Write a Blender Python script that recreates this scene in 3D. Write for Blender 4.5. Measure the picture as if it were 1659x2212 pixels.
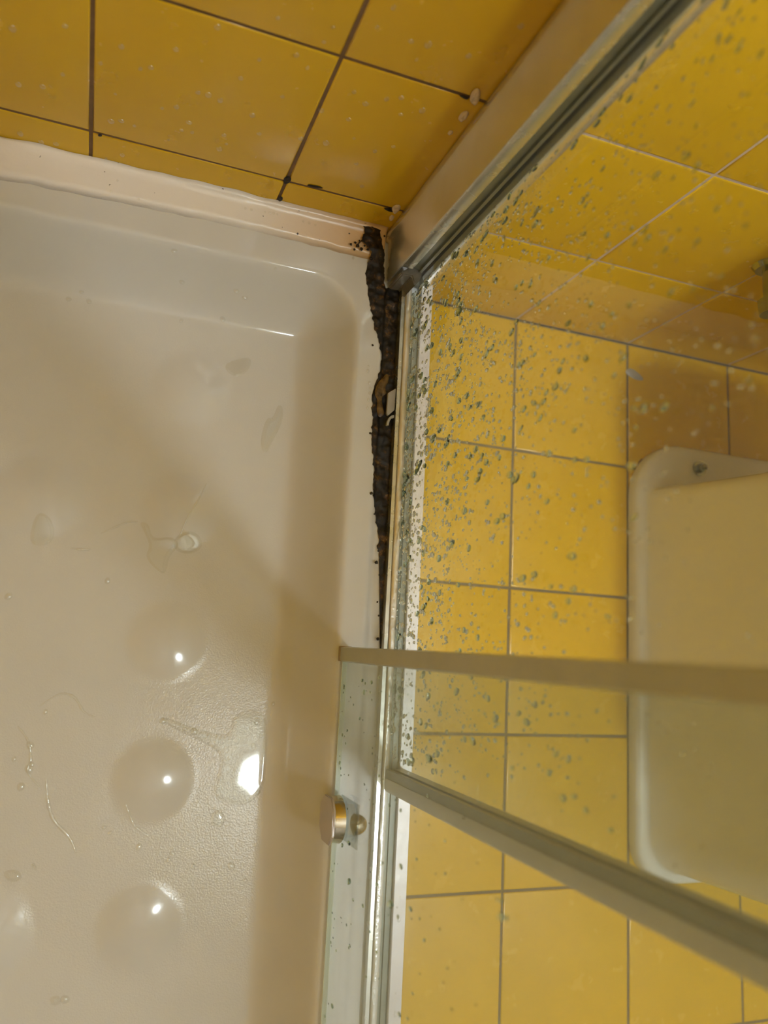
import bpy, bmesh, math, random
from mathutils import Vector, Matrix, noise

# ------------------------------------------------------------------ start, camera, world, exposure
for o in list(bpy.data.objects):
    bpy.data.objects.remove(o)
scn = bpy.context.scene
col = scn.collection
rnd = random.Random(11)

cam_d = bpy.data.cameras.new('camera')
cam = bpy.data.objects.new('camera', cam_d)
col.objects.link(cam)
cam_d.sensor_fit = 'VERTICAL'
cam_d.sensor_height = 36.0
cam_d.lens = 1705.86 * 36.0 / 2212.0
cam_d.clip_start = 0.01
RX = (0.9349035, 0.0515711, 0.3511351)
DN = (0.1079629, -0.9838224, -0.1429597)
FW = (0.3380820, 0.1715631, -0.9253468)
cam.matrix_world = Matrix(((RX[0], -DN[0], -FW[0], 0.0480),
                           (RX[1], -DN[1], -FW[1], -0.4945),
                           (RX[2], -DN[2], -FW[2], 0.9797),
                           (0, 0, 0, 1)))
cam_d.dof.use_dof = True
cam_d.dof.focus_distance = 0.86
cam_d.dof.aperture_fstop = 3.6
scn.camera = cam

world = bpy.data.worlds.new('world')
scn.world = world
world.use_nodes = True
world.node_tree.nodes['Background'].inputs[0].default_value = (0.9, 0.95, 1.0, 1)
world.node_tree.nodes['Background'].inputs[1].default_value = 0.02

scn.view_settings.view_transform = 'Standard'
scn.view_settings.look = 'None'
scn.view_settings.gamma = 1.0
scn.view_settings.use_curve_mapping = False
scn.view_settings.exposure = 0.0

LAMP_POS = (0.76, -1.0, 2.24)
LAMP_POWER = 280.0

# ------------------------------------------------------------------ material helpers
def new_mat(name):
    m = bpy.data.materials.new(name)
    m.use_nodes = True
    m.node_tree.nodes.clear()
    return m, m.node_tree.nodes, m.node_tree.links

def noise_node(N, L, scale, detail=3, rough=0.5, coord='Object'):
    tc = N.new('ShaderNodeTexCoord')
    n = N.new('ShaderNodeTexNoise')
    n.inputs['Scale'].default_value = scale
    n.inputs['Detail'].default_value = detail
    n.inputs['Roughness'].default_value = rough
    L.new(tc.outputs[coord], n.inputs['Vector'])
    return n

def ramp(N, L, src, stops):
    r = N.new('ShaderNodeValToRGB')
    els = r.color_ramp.elements
    while len(els) < len(stops):
        els.new(0.5)
    for e, (p, c) in zip(els, stops):
        e.position = p
        e.color = (*c, 1) if len(c) == 3 else c
    L.new(src, r.inputs[0])
    return r

def pbr(name, base, rough=0.4, metal=0.0, var=None, nscale=8.0, bump=0.0, bscale=60.0, bdist=0.001,
        rough_var=0.0, coat=0.0):
    m, N, L = new_mat(name)
    out = N.new('ShaderNodeOutputMaterial')
    b = N.new('ShaderNodeBsdfPrincipled')
    L.new(b.outputs[0], out.inputs[0])
    b.inputs['Metallic'].default_value = metal
    b.inputs['Roughness'].default_value = rough
    b.inputs['Coat Weight'].default_value = coat
    b.inputs['Coat Roughness'].default_value = 0.05
    n = noise_node(N, L, nscale, 4, 0.6)
    v = var or base
    r = ramp(N, L, n.outputs['Fac'], [(0.3, base), (0.7, v)])
    L.new(r.outputs[0], b.inputs['Base Color'])
    if rough_var:
        mr = N.new('ShaderNodeMapRange')
        mr.inputs[3].default_value = max(0.02, rough - rough_var)
        mr.inputs[4].default_value = rough + rough_var
        L.new(n.outputs['Fac'], mr.inputs[0])
        L.new(mr.outputs[0], b.inputs['Roughness'])
    if bump:
        n2 = noise_node(N, L, bscale, 3, 0.5)
        bp = N.new('ShaderNodeBump')
        bp.inputs['Strength'].default_value = bump
        bp.inputs['Distance'].default_value = bdist
        L.new(n2.outputs['Fac'], bp.inputs['Height'])
        L.new(bp.outputs[0], b.inputs['Normal'])
    return m

def pane_mat(name, tint, haze, haze_col=(0.55, 0.56, 0.5), f0=0.04, rough=0.02, smear=0.0):
    """thin clear sheet: passes light straight through, Schlick reflection from both sides, a share of diffuse haze"""
    m, N, L = new_mat(name)
    out = N.new('ShaderNodeOutputMaterial')
    lw = N.new('ShaderNodeLayerWeight')
    lw.inputs['Blend'].default_value = 0.5
    pw = N.new('ShaderNodeMath'); pw.operation = 'POWER'; pw.inputs[1].default_value = 5.0
    L.new(lw.outputs['Facing'], pw.inputs[0])
    ma = N.new('ShaderNodeMath'); ma.operation = 'MULTIPLY_ADD'
    ma.inputs[1].default_value = 1 - f0; ma.inputs[2].default_value = f0
    L.new(pw.outputs[0], ma.inputs[0])
    tr = N.new('ShaderNodeBsdfTransparent'); tr.inputs[0].default_value = (*tint, 1)
    gl = N.new('ShaderNodeBsdfGlossy'); gl.inputs['Roughness'].default_value = rough
    gl.inputs['Color'].default_value = (0.95, 1.0, 0.97, 1)
    df = N.new('ShaderNodeBsdfDiffuse'); df.inputs[0].default_value = (*haze_col, 1)
    m1 = N.new('ShaderNodeMixShader'); m1.inputs[0].default_value = haze
    if smear:
        n = noise_node(N, L, 9.0, 5, 0.65)
        mr = N.new('ShaderNodeMapRange')
        mr.inputs[1].default_value = 0.35; mr.inputs[2].default_value = 0.7
        mr.inputs[3].default_value = haze; mr.inputs[4].default_value = haze + smear
        L.new(n.outputs['Fac'], mr.inputs[0]); L.new(mr.outputs[0], m1.inputs[0])
    L.new(tr.outputs[0], m1.inputs[1]); L.new(df.outputs[0], m1.inputs[2])
    m2 = N.new('ShaderNodeMixShader')
    L.new(ma.outputs[0], m2.inputs[0]); L.new(m1.outputs[0], m2.inputs[1]); L.new(gl.outputs[0], m2.inputs[2])
    L.new(m2.outputs[0], out.inputs[0])
    return m

def refr_mat(name, ior, tint=(1, 1, 1)):
    m, N, L = new_mat(name)
    out = N.new('ShaderNodeOutputMaterial')
    g = N.new('ShaderNodeBsdfGlass')
    g.inputs['IOR'].default_value = ior
    g.inputs['Roughness'].default_value = 0.0
    g.inputs['Color'].default_value = (*tint, 1)
    L.new(g.outputs[0], out.inputs[0])
    return m

def tile_mat():
    m, N, L = new_mat('yellow_glazed_tile')
    out = N.new('ShaderNodeOutputMaterial')
    b = N.new('ShaderNodeBsdfPrincipled')
    L.new(b.outputs[0], out.inputs[0])
    n = noise_node(N, L, 3.0, 5, 0.6)
    r = ramp(N, L, n.outputs['Fac'], [(0.25, (0.63, 0.375, 0.008)), (0.5, (0.67, 0.405, 0.012)), (0.75, (0.65, 0.405, 0.026))])
    L.new(r.outputs[0], b.inputs['Base Color'])
    n3 = noise_node(N, L, 30.0, 3, 0.6)
    mr = N.new('ShaderNodeMapRange'); mr.inputs[3].default_value = 0.16; mr.inputs[4].default_value = 0.34
    L.new(n3.outputs['Fac'], mr.inputs[0]); L.new(mr.outputs[0], b.inputs['Roughness'])
    n2 = noise_node(N, L, 14.0, 2, 0.4)
    bp = N.new('ShaderNodeBump'); bp.inputs['Strength'].default_value = 0.35; bp.inputs['Distance'].default_value = 0.0015
    L.new(n2.outputs['Fac'], bp.inputs['Height']); L.new(bp.outputs[0], b.inputs['Normal'])
    return m

def grout_mat(name, dark, light, split):
    """grout: brown and mildewed inside the shower (x below split), paler outside"""
    m, N, L = new_mat(name)
    out = N.new('ShaderNodeOutputMaterial')
    b = N.new('ShaderNodeBsdfPrincipled'); b.inputs['Roughness'].default_value = 0.8
    L.new(b.outputs[0], out.inputs[0])
    tc = N.new('ShaderNodeTexCoord'); sp = N.new('ShaderNodeSeparateXYZ')
    L.new(tc.outputs['Object'], sp.inputs[0])
    n = noise_node(N, L, 12.0, 4, 0.7)
    ra = ramp(N, L, n.outputs['Fac'], [(0.3, tuple(c * 0.45 for c in dark)), (0.6, dark), (0.8, tuple(min(1, c * 1.6) for c in dark))])
    rb = ramp(N, L, n.outputs['Fac'], [(0.3, tuple(c * 0.8 for c in light)), (0.7, light)])
    gt = N.new('ShaderNodeMapRange'); gt.inputs[1].default_value = split - 0.02; gt.inputs[2].default_value = split + 0.02
    L.new(sp.outputs[0], gt.inputs[0])
    mx = N.new('ShaderNodeMixRGB')
    L.new(gt.outputs[0], mx.inputs[0]); L.new(ra.outputs[0], mx.inputs[1]); L.new(rb.outputs[0], mx.inputs[2])
    L.new(mx.outputs[0], b.inputs['Base Color'])
    return m

def tray_mat():
    m, N, L = new_mat('cream_ceramic_glaze')
    out = N.new('ShaderNodeOutputMaterial')
    b = N.new('ShaderNodeBsdfPrincipled')
    L.new(b.outputs[0], out.inputs[0])
    n = noise_node(N, L, 4.0, 4, 0.6)
    r = ramp(N, L, n.outputs['Fac'], [(0.3, (0.64, 0.635, 0.62)), (0.7, (0.69, 0.685, 0.67))])
    L.new(r.outputs[0], b.inputs['Base Color'])
    # the anti-slip floor between the domes has a fine orange-peel; the rim and walls are smooth
    tc = N.new('ShaderNodeTexCoord'); sp = N.new('ShaderNodeSeparateXYZ')
    L.new(tc.outputs['Object'], sp.inputs[0])
    fl = N.new('ShaderNodeMapRange'); fl.inputs[1].default_value = 0.0782; fl.inputs[2].default_value = 0.0792
    fl.inputs[3].default_value = 1.0; fl.inputs[4].default_value = 0.0
    L.new(sp.outputs[2], fl.inputs[0])
    mr = N.new('ShaderNodeMapRange'); mr.inputs[3].default_value = 0.10; mr.inputs[4].default_value = 0.20
    L.new(fl.outputs[0], mr.inputs[0]); L.new(mr.outputs[0], b.inputs['Roughness'])
    n2 = noise_node(N, L, 560.0, 2, 0.5)
    mu = N.new('ShaderNodeMath'); mu.operation = 'MULTIPLY'
    L.new(n2.outputs['Fac'], mu.inputs[0]); L.new(fl.outputs[0], mu.inputs[1])
    bp = N.new('ShaderNodeBump'); bp.inputs['Strength'].default_value = 0.55; bp.inputs['Distance'].default_value = 0.0004
    L.new(mu.outputs[0], bp.inputs['Height'])
    n4 = noise_node(N, L, 22.0, 2, 0.5)
    bp2 = N.new('ShaderNodeBump'); bp2.inputs['Strength'].default_value = 0.25; bp2.inputs['Distance'].default_value = 0.001
    L.new(n4.outputs['Fac'], bp2.inputs['Height']); L.new(bp.outputs[0], bp2.inputs['Normal'])
    L.new(bp2.outputs[0], b.inputs['Normal'])
    return m

def mould_mat():
    m, N, L = new_mat('black_mould')
    out = N.new('ShaderNodeOutputMaterial')
    b = N.new('ShaderNodeBsdfPrincipled'); b.inputs['Roughness'].default_value = 0.6
    L.new(b.outputs[0], out.inputs[0])
    n = noise_node(N, L, 85.0, 5, 0.75)
    r = ramp(N, L, n.outputs['Fac'], [(0.46, (0.003, 0.002, 0.0015)), (0.56, (0.016, 0.008, 0.002)), (0.63, (0.10, 0.045, 0.008)), (0.76, (0.26, 0.15, 0.045))])
    L.new(r.outputs[0], b.inputs['Base Color'])
    return m

def caulk_mat():
    m, N, L = new_mat('white_silicone')
    out = N.new('ShaderNodeOutputMaterial')
    b = N.new('ShaderNodeBsdfPrincipled'); b.inputs['Roughness'].default_value = 0.28
    L.new(b.outputs[0], out.inputs[0])
    tc = N.new('ShaderNodeTexCoord'); sp = N.new('ShaderNodeSeparateXYZ')
    L.new(tc.outputs['Object'], sp.inputs[0])
    mr = N.new('ShaderNodeMapRange'); mr.inputs[1].default_value = 0.17; mr.inputs[2].default_value = 0.31
    L.new(sp.outputs[0], mr.inputs[0])
    mx = N.new('ShaderNodeMixRGB')
    mx.inputs[1].default_value = (0.84, 0.78, 0.72, 1); mx.inputs[2].default_value = (0.68, 0.46, 0.24, 1)
    L.new(mr.outputs[0], mx.inputs[0])
    # specks of mildew
    n = noise_node(N, L, 160.0, 2, 0.5)
    rr = ramp(N, L, n.outputs['Fac'], [(0.735, (0, 0, 0)), (0.77, (1, 1, 1))])
    mx2 = N.new('ShaderNodeMixRGB'); mx2.inputs[2].default_value = (0.03, 0.02, 0.015, 1)
    L.new(rr.outputs[0], mx2.inputs[0]); L.new(mx.outputs[0], mx2.inputs[1])
    L.new(mx2.outputs[0], b.inputs['Base Color'])
    n2 = noise_node(N, L, 70.0, 3, 0.6)
    bp = N.new('ShaderNodeBump'); bp.inputs['Strength'].default_value = 0.4; bp.inputs['Distance'].default_value = 0.001
    L.new(n2.outputs['Fac'], bp.inputs['Height']); L.new(bp.outputs[0], b.inputs['Normal'])
    return m

def emit_mat(name, colr, strength):
    m, N, L = new_mat(name)
    out = N.new('ShaderNodeOutputMaterial')
    e = N.new('ShaderNodeEmission'); e.inputs[0].default_value = (*colr, 1); e.inputs[1].default_value = strength
    L.new(e.outputs[0], out.inputs[0])
    return m

M = {
    'tile': tile_mat(),
    'grout_wall': grout_mat('wall_grout', (0.20, 0.11, 0.045), (0.62, 0.48, 0.40), 0.39),
    'grout_floor': grout_mat('floor_grout', (0.17, 0.12, 0.06), (0.20, 0.145, 0.075), 0.3),
    'plaster': pbr('white_plaster', (0.78, 0.78, 0.76), 0.8, var=(0.82, 0.82, 0.8)),
    'paint': pbr('grey_white_paint', (0.60, 0.60, 0.60), 0.7, var=(0.64, 0.64, 0.63)),
    'paint_dark': pbr('dark_grey_paint', (0.20, 0.19, 0.175), 0.6, var=(0.23, 0.22, 0.20)),
    'tray': tray_mat(),
    'ceramic': pbr('white_sanitary_ceramic', (0.80, 0.77, 0.71), 0.12, var=(0.83, 0.80, 0.74), bump=0.15, bscale=8, bdist=0.002),
    'alu': pbr('satin_aluminium', (0.60, 0.60, 0.55), 0.27, 0.9, var=(0.70, 0.69, 0.64), nscale=30, rough_var=0.08, bump=0.15, bscale=120, bdist=0.0005),
    'alu_face': pbr('brushed_aluminium', (0.66, 0.64, 0.58), 0.24, 0.8, var=(0.74, 0.72, 0.66), nscale=18, rough_var=0.06, bump=0.12, bscale=50, bdist=0.0006),
    'alu_white': pbr('lilac_white_aluminium', (0.80, 0.78, 0.80), 0.25, 0.35, var=(0.72, 0.68, 0.68), nscale=25, bump=0.3, bscale=90, bdist=0.0006),  # pale lilac white, only slightly metallic
    'alu_wet': pbr('wet_white_aluminium', (0.80, 0.79, 0.76), 0.22, 0.5, var=(0.72, 0.70, 0.66), nscale=40, bump=0.7, bscale=260, bdist=0.0006),
    'channel': pbr('grey_green_gasket', (0.15, 0.17, 0.14), 0.3, 0.2, var=(0.21, 0.22, 0.18), nscale=20),
    'seal_light': pbr('cloudy_beige_plastic', (0.66, 0.62, 0.54), 0.35, 0.05, var=(0.74, 0.70, 0.62), nscale=15),
    'seal': pbr('cloudy_grey_plastic', (0.44, 0.45, 0.38), 0.35, 0.1, var=(0.52, 0.52, 0.45), nscale=15),
    'seal_dark': pbr('dark_grey_plastic', (0.28, 0.29, 0.24), 0.35, 0.1, var=(0.33, 0.34, 0.28), nscale=15),
    'cap': pbr('tan_plastic', (0.33, 0.25, 0.16), 0.45, var=(0.4, 0.31, 0.2)),
    'bracket': pbr('grey_bracket_plastic', (0.13, 0.12, 0.10), 0.4, var=(0.22, 0.20, 0.17), nscale=60),
    'clip': pbr('pale_grey_plastic', (0.36, 0.34, 0.31), 0.45, var=(0.42, 0.40, 0.36)),
    'knob': pbr('lilac_grey_plate', (0.52, 0.47, 0.46), 0.3, 0.25, var=(0.58, 0.52, 0.51), nscale=40),
    'chrome': pbr('worn_chrome', (0.74, 0.73, 0.68), 0.13, 1.0, var=(0.62, 0.56, 0.40), nscale=35, bump=0.3, bscale=90, bdist=0.0005),
    'dark_chrome': pbr('dark_chrome', (0.25, 0.27, 0.22), 0.15, 1.0, var=(0.35, 0.33, 0.25), nscale=30),
    'glass_fixed': pane_mat('fixed_pane_glass', (0.955, 0.975, 0.955), 0.015, smear=0.03),
    'glass_door': pane_mat('door_pane_glass', (0.89, 0.915, 0.89), 0.09, smear=0.07),  # diffuse haze paints in the grey veil of reflections and dirt
    'glass_edge': pbr('pane_edge', (0.62, 0.72, 0.62), 0.15, 0.0, var=(0.75, 0.8, 0.72)),
    'clear_plastic': pane_mat('clear_plastic', (0.93, 0.95, 0.95), 0.16, haze_col=(0.6, 0.63, 0.63)),
    'drop': refr_mat('water_refractive', 1.333, (0.90, 0.95, 0.91)),  # darkening tint stands in for the dark views refracted by the drops
    'water': pane_mat('water_film', (0.955, 0.95, 0.93), 0.0, f0=0.06, rough=0.03),
    'bead': pane_mat('water_bead', (1.0, 1.0, 1.0), 0.07, haze_col=(0.9, 0.88, 0.8), f0=0.10, rough=0.16),  # white diffuse share paints the beads brighter, in place of light they focus
    'mould': mould_mat(),
    'caulk': caulk_mat(),
    'flake': pbr('dried_silicone', (0.62, 0.48, 0.34), 0.5, var=(0.70, 0.56, 0.42), nscale=80),
    'black': pbr('black_mildew_speck', (0.012, 0.008, 0.006), 0.6, var=(0.03, 0.02, 0.012)),
    'rust': pbr('reddish_stain', (0.10, 0.035, 0.015), 0.7, var=(0.2, 0.09, 0.03), nscale=60),
}

# ------------------------------------------------------------------ mesh helpers
def link(name, bm, mat, parent=None, smooth=False, auto=None):
    me = bpy.data.meshes.new(name)
    bm.normal_update()
    bm.to_mesh(me); bm.free()
    mats = mat if isinstance(mat, (list, tuple)) else [mat]
    for mm in mats:
        me.materials.append(mm)
    if smooth or auto:
        me.polygons.foreach_set('use_smooth', [True] * len(me.polygons))
    if auto:
        me.set_sharp_from_angle(angle=math.radians(auto))
    o = bpy.data.objects.new(name, me)
    col.objects.link(o)
    if parent:
        o.parent = parent
    return o

def tag(o, label, cat, group=None, kind=None):
    if label: o['label'] = label
    if cat: o['category'] = cat
    if group: o['group'] = group
    if kind: o['kind'] = kind
    return o

def structure(o):
    o['kind'] = 'structure'
    return o

def thing(name, label, cat, loc=(0, 0, 0), group=None):
    o = bpy.data.objects.new(name, None)
    col.objects.link(o)
    o.location = loc
    o.empty_display_size = 0.05
    return tag(o, label, cat, group)

def add_box(bm, x0, x1, y0, y1, z0, z1, mi=0, bev=0.0):
    r = bmesh.ops.create_cube(bm, size=1.0)
    vs = r['verts']
    for v in vs:
        v.co = Vector(((x0 + x1) / 2 + v.co.x * (x1 - x0), (y0 + y1) / 2 + v.co.y * (y1 - y0), (z0 + z1) / 2 + v.co.z * (z1 - z0)))
    fs = {f for v in vs for f in v.link_faces}
    for f in fs: f.material_index = mi
    if bev:
        es = list({e for v in vs for e in v.link_edges})
        bmesh.ops.bevel(bm, geom=es, offset=bev, segments=2, affect='EDGES', profile=0.5)
    return vs

def extrude_profile(bm, pts, axis, a, b, segs=1, mi=0, cap=True, jitter=None):
    """closed profile swept along an axis; pts are the other two coordinates in order"""
    rings = []
    for k in range(segs + 1):
        t = a + (b - a) * k / segs
        ring = []
        for i, (p, q) in enumerate(pts):
            if jitter:
                dp, dq = jitter(i, t); p += dp; q += dq
            c = {'x': (t, p, q), 'y': (p, t, q), 'z': (p, q, t)}[axis]
            ring.append(bm.verts.new(c))
        rings.append(ring)
    n = len(pts)
    for k in range(segs):
        for i in range(n):
            f = bm.faces.new((rings[k][i], rings[k][(i + 1) % n], rings[k + 1][(i + 1) % n], rings[k + 1][i]))
            f.material_index = mi
    if cap:
        for rg in (rings[0], rings[-1]):
            try:
                f = bm.faces.new(rg); f.material_index = mi
            except ValueError:
                pass
    bmesh.ops.recalc_face_normals(bm, faces=bm.faces[:])
    return rings

def tiled_surface(name, origin, U, V, N, nu, nv, W, g_mat, offs=(0, 0)):
    """slab of tiles: each tile a cushion-edged raised plate over a grout bed, all inside one mesh.
       origin is the grid's corner on the tile face, U and V unit axes, N the outward normal"""
    O = Vector(origin); U = Vector(U); V = Vector(V); N = Vector(N)
    bm = bmesh.new()
    g = 0.0017
    for i in range(nu):
        for j in range(nv):
            u0, u1, v0, v1 = i * W + offs[0], (i + 1) * W + offs[0], j * W + offs[1], (j + 1) * W + offs[1]
            tilt = rnd.uniform(-0.0004, 0.0004)
            loops = []
            for ins, dep in ((g, -0.0022), (g + 0.0001, -0.0012), (g + 0.0008, -0.0003), (g + 0.0022, 0.0)):
                loops.append([bm.verts.new(O + U * a + V * b + N * (dep + tilt * (a - u0) / W)) for a, b in
                              ((u0 + ins, v0 + ins), (u1 - ins, v0 + ins), (u1 - ins, v1 - ins), (u0 + ins, v1 - ins))])
            for a, b in zip(loops, loops[1:]):
                for k in range(4):
                    f = bm.faces.new((a[k], a[(k + 1) % 4], b[(k + 1) % 4], b[k])); f.smooth = True
            f = bm.faces.new(loops[-1]); f.smooth = True
    u0, u1, v0, v1 = offs[0], nu * W + offs[0], offs[1], nv * W + offs[1]
    top = [bm.verts.new(O + U * a + V * b + N * -0.0011) for a, b in ((u0, v0), (u1, v0), (u1, v1), (u0, v1))]
    bot = [bm.verts.new(O + U * a + V * b + N * -0.04) for a, b in ((u0, v0), (u1, v0), (u1, v1), (u0, v1))]
    fs = [bm.faces.new(top), bm.faces.new(bot[::-1])]
    for k in range(4):
        fs.append(bm.faces.new((top[k], bot[k], bot[(k + 1) % 4], top[(k + 1) % 4])))
    for f in fs: f.material_index = 1
    bmesh.ops.recalc_face_normals(bm, faces=bm.faces[:])
    o = link(name, bm, [M['tile'], g_mat])
    return structure(o)

def sd_poly(p, poly):
    d = 1e9; inside = False; n = len(poly); best = None
    for i in range(n):
        ax, ay = poly[i]; bx, by = poly[(i + 1) % n]
        ex, ey = bx - ax, by - ay
        t = max(0, min(1, ((p[0] - ax) * ex + (p[1] - ay) * ey) / (ex * ex + ey * ey + 1e-12)))
        qx, qy = ax + ex * t, ay + ey * t
        dd = math.hypot(p[0] - qx, p[1] - qy)
        if dd < d: d = dd; best = (qx, qy)
        if (ay > p[1]) != (by > p[1]) and p[0] < ex * (p[1] - ay) / (by - ay) + ax:
            inside = not inside
    return (d if inside else -d), best

def smooth_poly(poly, n=2):
    for _ in range(n):
        q = []
        for i in range(len(poly)):
            a = poly[i]; b = poly[(i + 1) % len(poly)]
            q.append((a[0] * .75 + b[0] * .25, a[1] * .75 + b[1] * .25))
            q.append((a[0] * .25 + b[0] * .75, a[1] * .25 + b[1] * .75))
        poly = q
    return poly

def area_mesh(bm, poly, zfn, cell, to3):
    """surface patch filling an outline: zfn(x, y, distance to the outline) gives its thickness"""
    xs = [p[0] for p in poly]; ys = [p[1] for p in poly]
    x0, y0 = min(xs) - cell, min(ys) - cell
    nx = int((max(xs) - x0) / cell) + 3; ny = int((max(ys) - y0) / cell) + 3
    grid = {}; sd = {}
    for i in range(nx):
        for j in range(ny):
            p = (x0 + i * cell, y0 + j * cell)
            sd[i, j] = (p, *sd_poly(p, poly))
    def vert(i, j):
        if (i, j) not in grid:
            p, d, b = sd[i, j]
            if d <= 0: p = b; d = 0
            grid[i, j] = bm.verts.new(to3(p[0], p[1], zfn(p[0], p[1], d)))
        return grid[i, j]
    for i in range(nx - 1):
        for j in range(ny - 1):
            c = [(i, j), (i + 1, j), (i + 1, j + 1), (i, j + 1)]
            if sum(sd[k][1] > 0 for k in c) >= 1:
                try: bm.faces.new([vert(*k) for k in c])
                except ValueError: pass
    bmesh.ops.remove_doubles(bm, verts=bm.verts[:], dist=cell * 0.02)
    bmesh.ops.recalc_face_normals(bm, faces=bm.faces[:])

# ------------------------------------------------------------------ the room
W = 0.2
ROOM_L, ROOM_R, ROOM_F, ROOM_H = -0.56, 1.6, -2.0, 2.4
tiled_surface('wall_back', (-0.6, 0, 0), (1, 0, 0), (0, 0, 1), (0, -1, 0), 11, 12, W, M['grout_wall'])
tiled_surface('floor', (-0.6, 0, 0), (1, 0, 0), (0, -1, 0), (0, 0, 1), 11, 10, W, M['grout_floor'])
tiled_surface('wall_left', (ROOM_L, -2.0, 0), (0, 1, 0), (0, 0, 1), (1, 0, 0), 10, 12, W, M['grout_floor'])
bm = bmesh.new(); add_box(bm, ROOM_R, ROOM_R + 0.05, -2.04, 0.04, 0, ROOM_H)
structure(link('wall_right', bm, M['paint']))
bm = bmesh.new(); add_box(bm, -0.6, 1.64, ROOM_F - 0.05, ROOM_F, 0, ROOM_H)
structure(link('wall_front', bm, M['paint_dark']))
bm = bmesh.new(); add_box(bm, -0.6, 1.64, -2.04, 0.04, ROOM_H, ROOM_H + 0.05)
structure(link('ceiling', bm, M['plaster']))

# ceiling lamp
lamp = thing('ceiling_lamp', 'round white ceiling lamp above the bathroom floor', 'lamp', (LAMP_POS[0], LAMP_POS[1], ROOM_H))
bm = bmesh.new()
bmesh.ops.create_cone(bm, cap_ends=True, segments=40, radius1=0.09, radius2=0.075, depth=0.03, matrix=Matrix.Translation((0, 0, -0.016)))
link('lamp_base', bm, M['plaster'], lamp, auto=40)
bm = bmesh.new()
bmesh.ops.create_uvsphere(bm, u_segments=40, v_segments=20, radius=0.085, matrix=Matrix.Translation((0, 0, -0.11)) @ Matrix.Diagonal((1, 1, 0.95, 1)))
link('globe', bm, emit_mat('lit_lamp_globe', (0.92, 0.955, 1.0), LAMP_POWER), lamp, smooth=True)

# ------------------------------------------------------------------ shower tray (one glazed casting, with its raised dots)
RIM, FLR = 0.150, 0.078
IX0, IX1, IY0, IY1, CR = -0.47, 0.304, -1.04, -0.074, 0.055
SLOPE = 0.054
DOTS = [(x, y) for x in (-0.446, -0.301, -0.156, -0.011, 0.134) for y in (-0.208, -0.353, -0.498, -0.643, -0.788, -0.933)
        if not (x == -0.011 and y in (-0.208, -0.498, -0.643))]
def inner_d(x, y):
    cx, cy = (IX0 + IX1) / 2, (IY0 + IY1) / 2
    qx = abs(x - cx) - (IX1 - IX0) / 2 + CR; qy = abs(y - cy) - (IY1 - IY0) / 2 + CR
    return -(math.hypot(max(qx, 0), max(qy, 0)) + min(max(qx, qy), 0) - CR)
def tray_h(x, y):
    d = inner_d(x, y)
    s = 0
    for k in range(-4, 5):
        q = min(1, max(0, (d / SLOPE) + k * 0.022))
        s += 1 - (1 - q) ** 1.7
    s /= 9
    z = RIM - (RIM - FLR) * s
    if d > SLOPE * 0.8:
        for cx, cy in DOTS:
            r = math.hypot(x - cx, y - cy)
            if r < 0.045: z += 0.0052 * (1 - (r / 0.045) ** 2) ** 1.25
    if x > 0.337: z -= min(1, (x - 0.337) / 0.004) * 0.004
    if d < -0.02: z -= 0.0
    return z
bm = bmesh.new()
TX0, TX1, TY0, TY1 = -0.55, 0.392, -1.10, -0.001
nx, ny = 300, 350
V = [[bm.verts.new((TX0 + (TX1 - TX0) * i / nx, TY0 + (TY1 - TY0) * j / ny, tray_h(TX0 + (TX1 - TX0) * i / nx, TY0 + (TY1 - TY0) * j / ny)))
      for j in range(ny + 1)] for i in range(nx + 1)]
for i in range(nx):
    for j in range(ny):
        bm.faces.new((V[i][j], V[i + 1][j], V[i + 1][j + 1], V[i][j + 1]))
border = [V[i][0] for i in range(nx + 1)] + [V[nx][j] for j in range(1, ny + 1)] + [V[i][ny] for i in range(nx - 1, -1, -1)] + [V[0][j] for j in range(ny - 1, 0, -1)]
low = [bm.verts.new((v.co.x, v.co.y, 0.001)) for v in border]
nb = len(border)
for k in range(nb):
    bm.faces.new((border[k], low[k], low[(k + 1) % nb], border[(k + 1) % nb]))
bm.faces.new(low[::-1])
tag(link('shower_tray', bm, M['tray'], auto=50), 'cream ceramic shower tray with raised round anti-slip dots, wet with puddles', 'shower tray')

# silicone bead between tray and wall
bm = bmesh.new()
def cj(i, t):
    w = 0.5 + 0.5 * noise.noise(Vector((t * 45, i * 0.7, 0)))
    if i == 0:   # foot of the bead on the wall follows the tile edge, rising a little toward the corner
        return (0, 0.004 * noise.noise(Vector((t * 30, 3, 0))) + 0.0045 * math.sin(t * 6))
    if i in (3, 4): return (-0.004 * w - 0.004 + 0.004 * math.sin(t * 9), 0)
    return (0.0008 * w, 0.0006 * w)
extrude_profile(bm, [(-0.0005, 0.1575), (-0.004, 0.1545), (-0.012, 0.1525), (-0.024, 0.1508), (-0.036, 0.15005), (-0.037, 0.1485), (-0.0005, 0.1485)], 'x', -0.55, 0.334, segs=320, jitter=cj)
tag(link('silicone_bead', bm, M['caulk'], smooth=True), 'white silicone bead sealing the tray rim to the yellow wall, yellowed near the corner', 'sealant')

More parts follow.
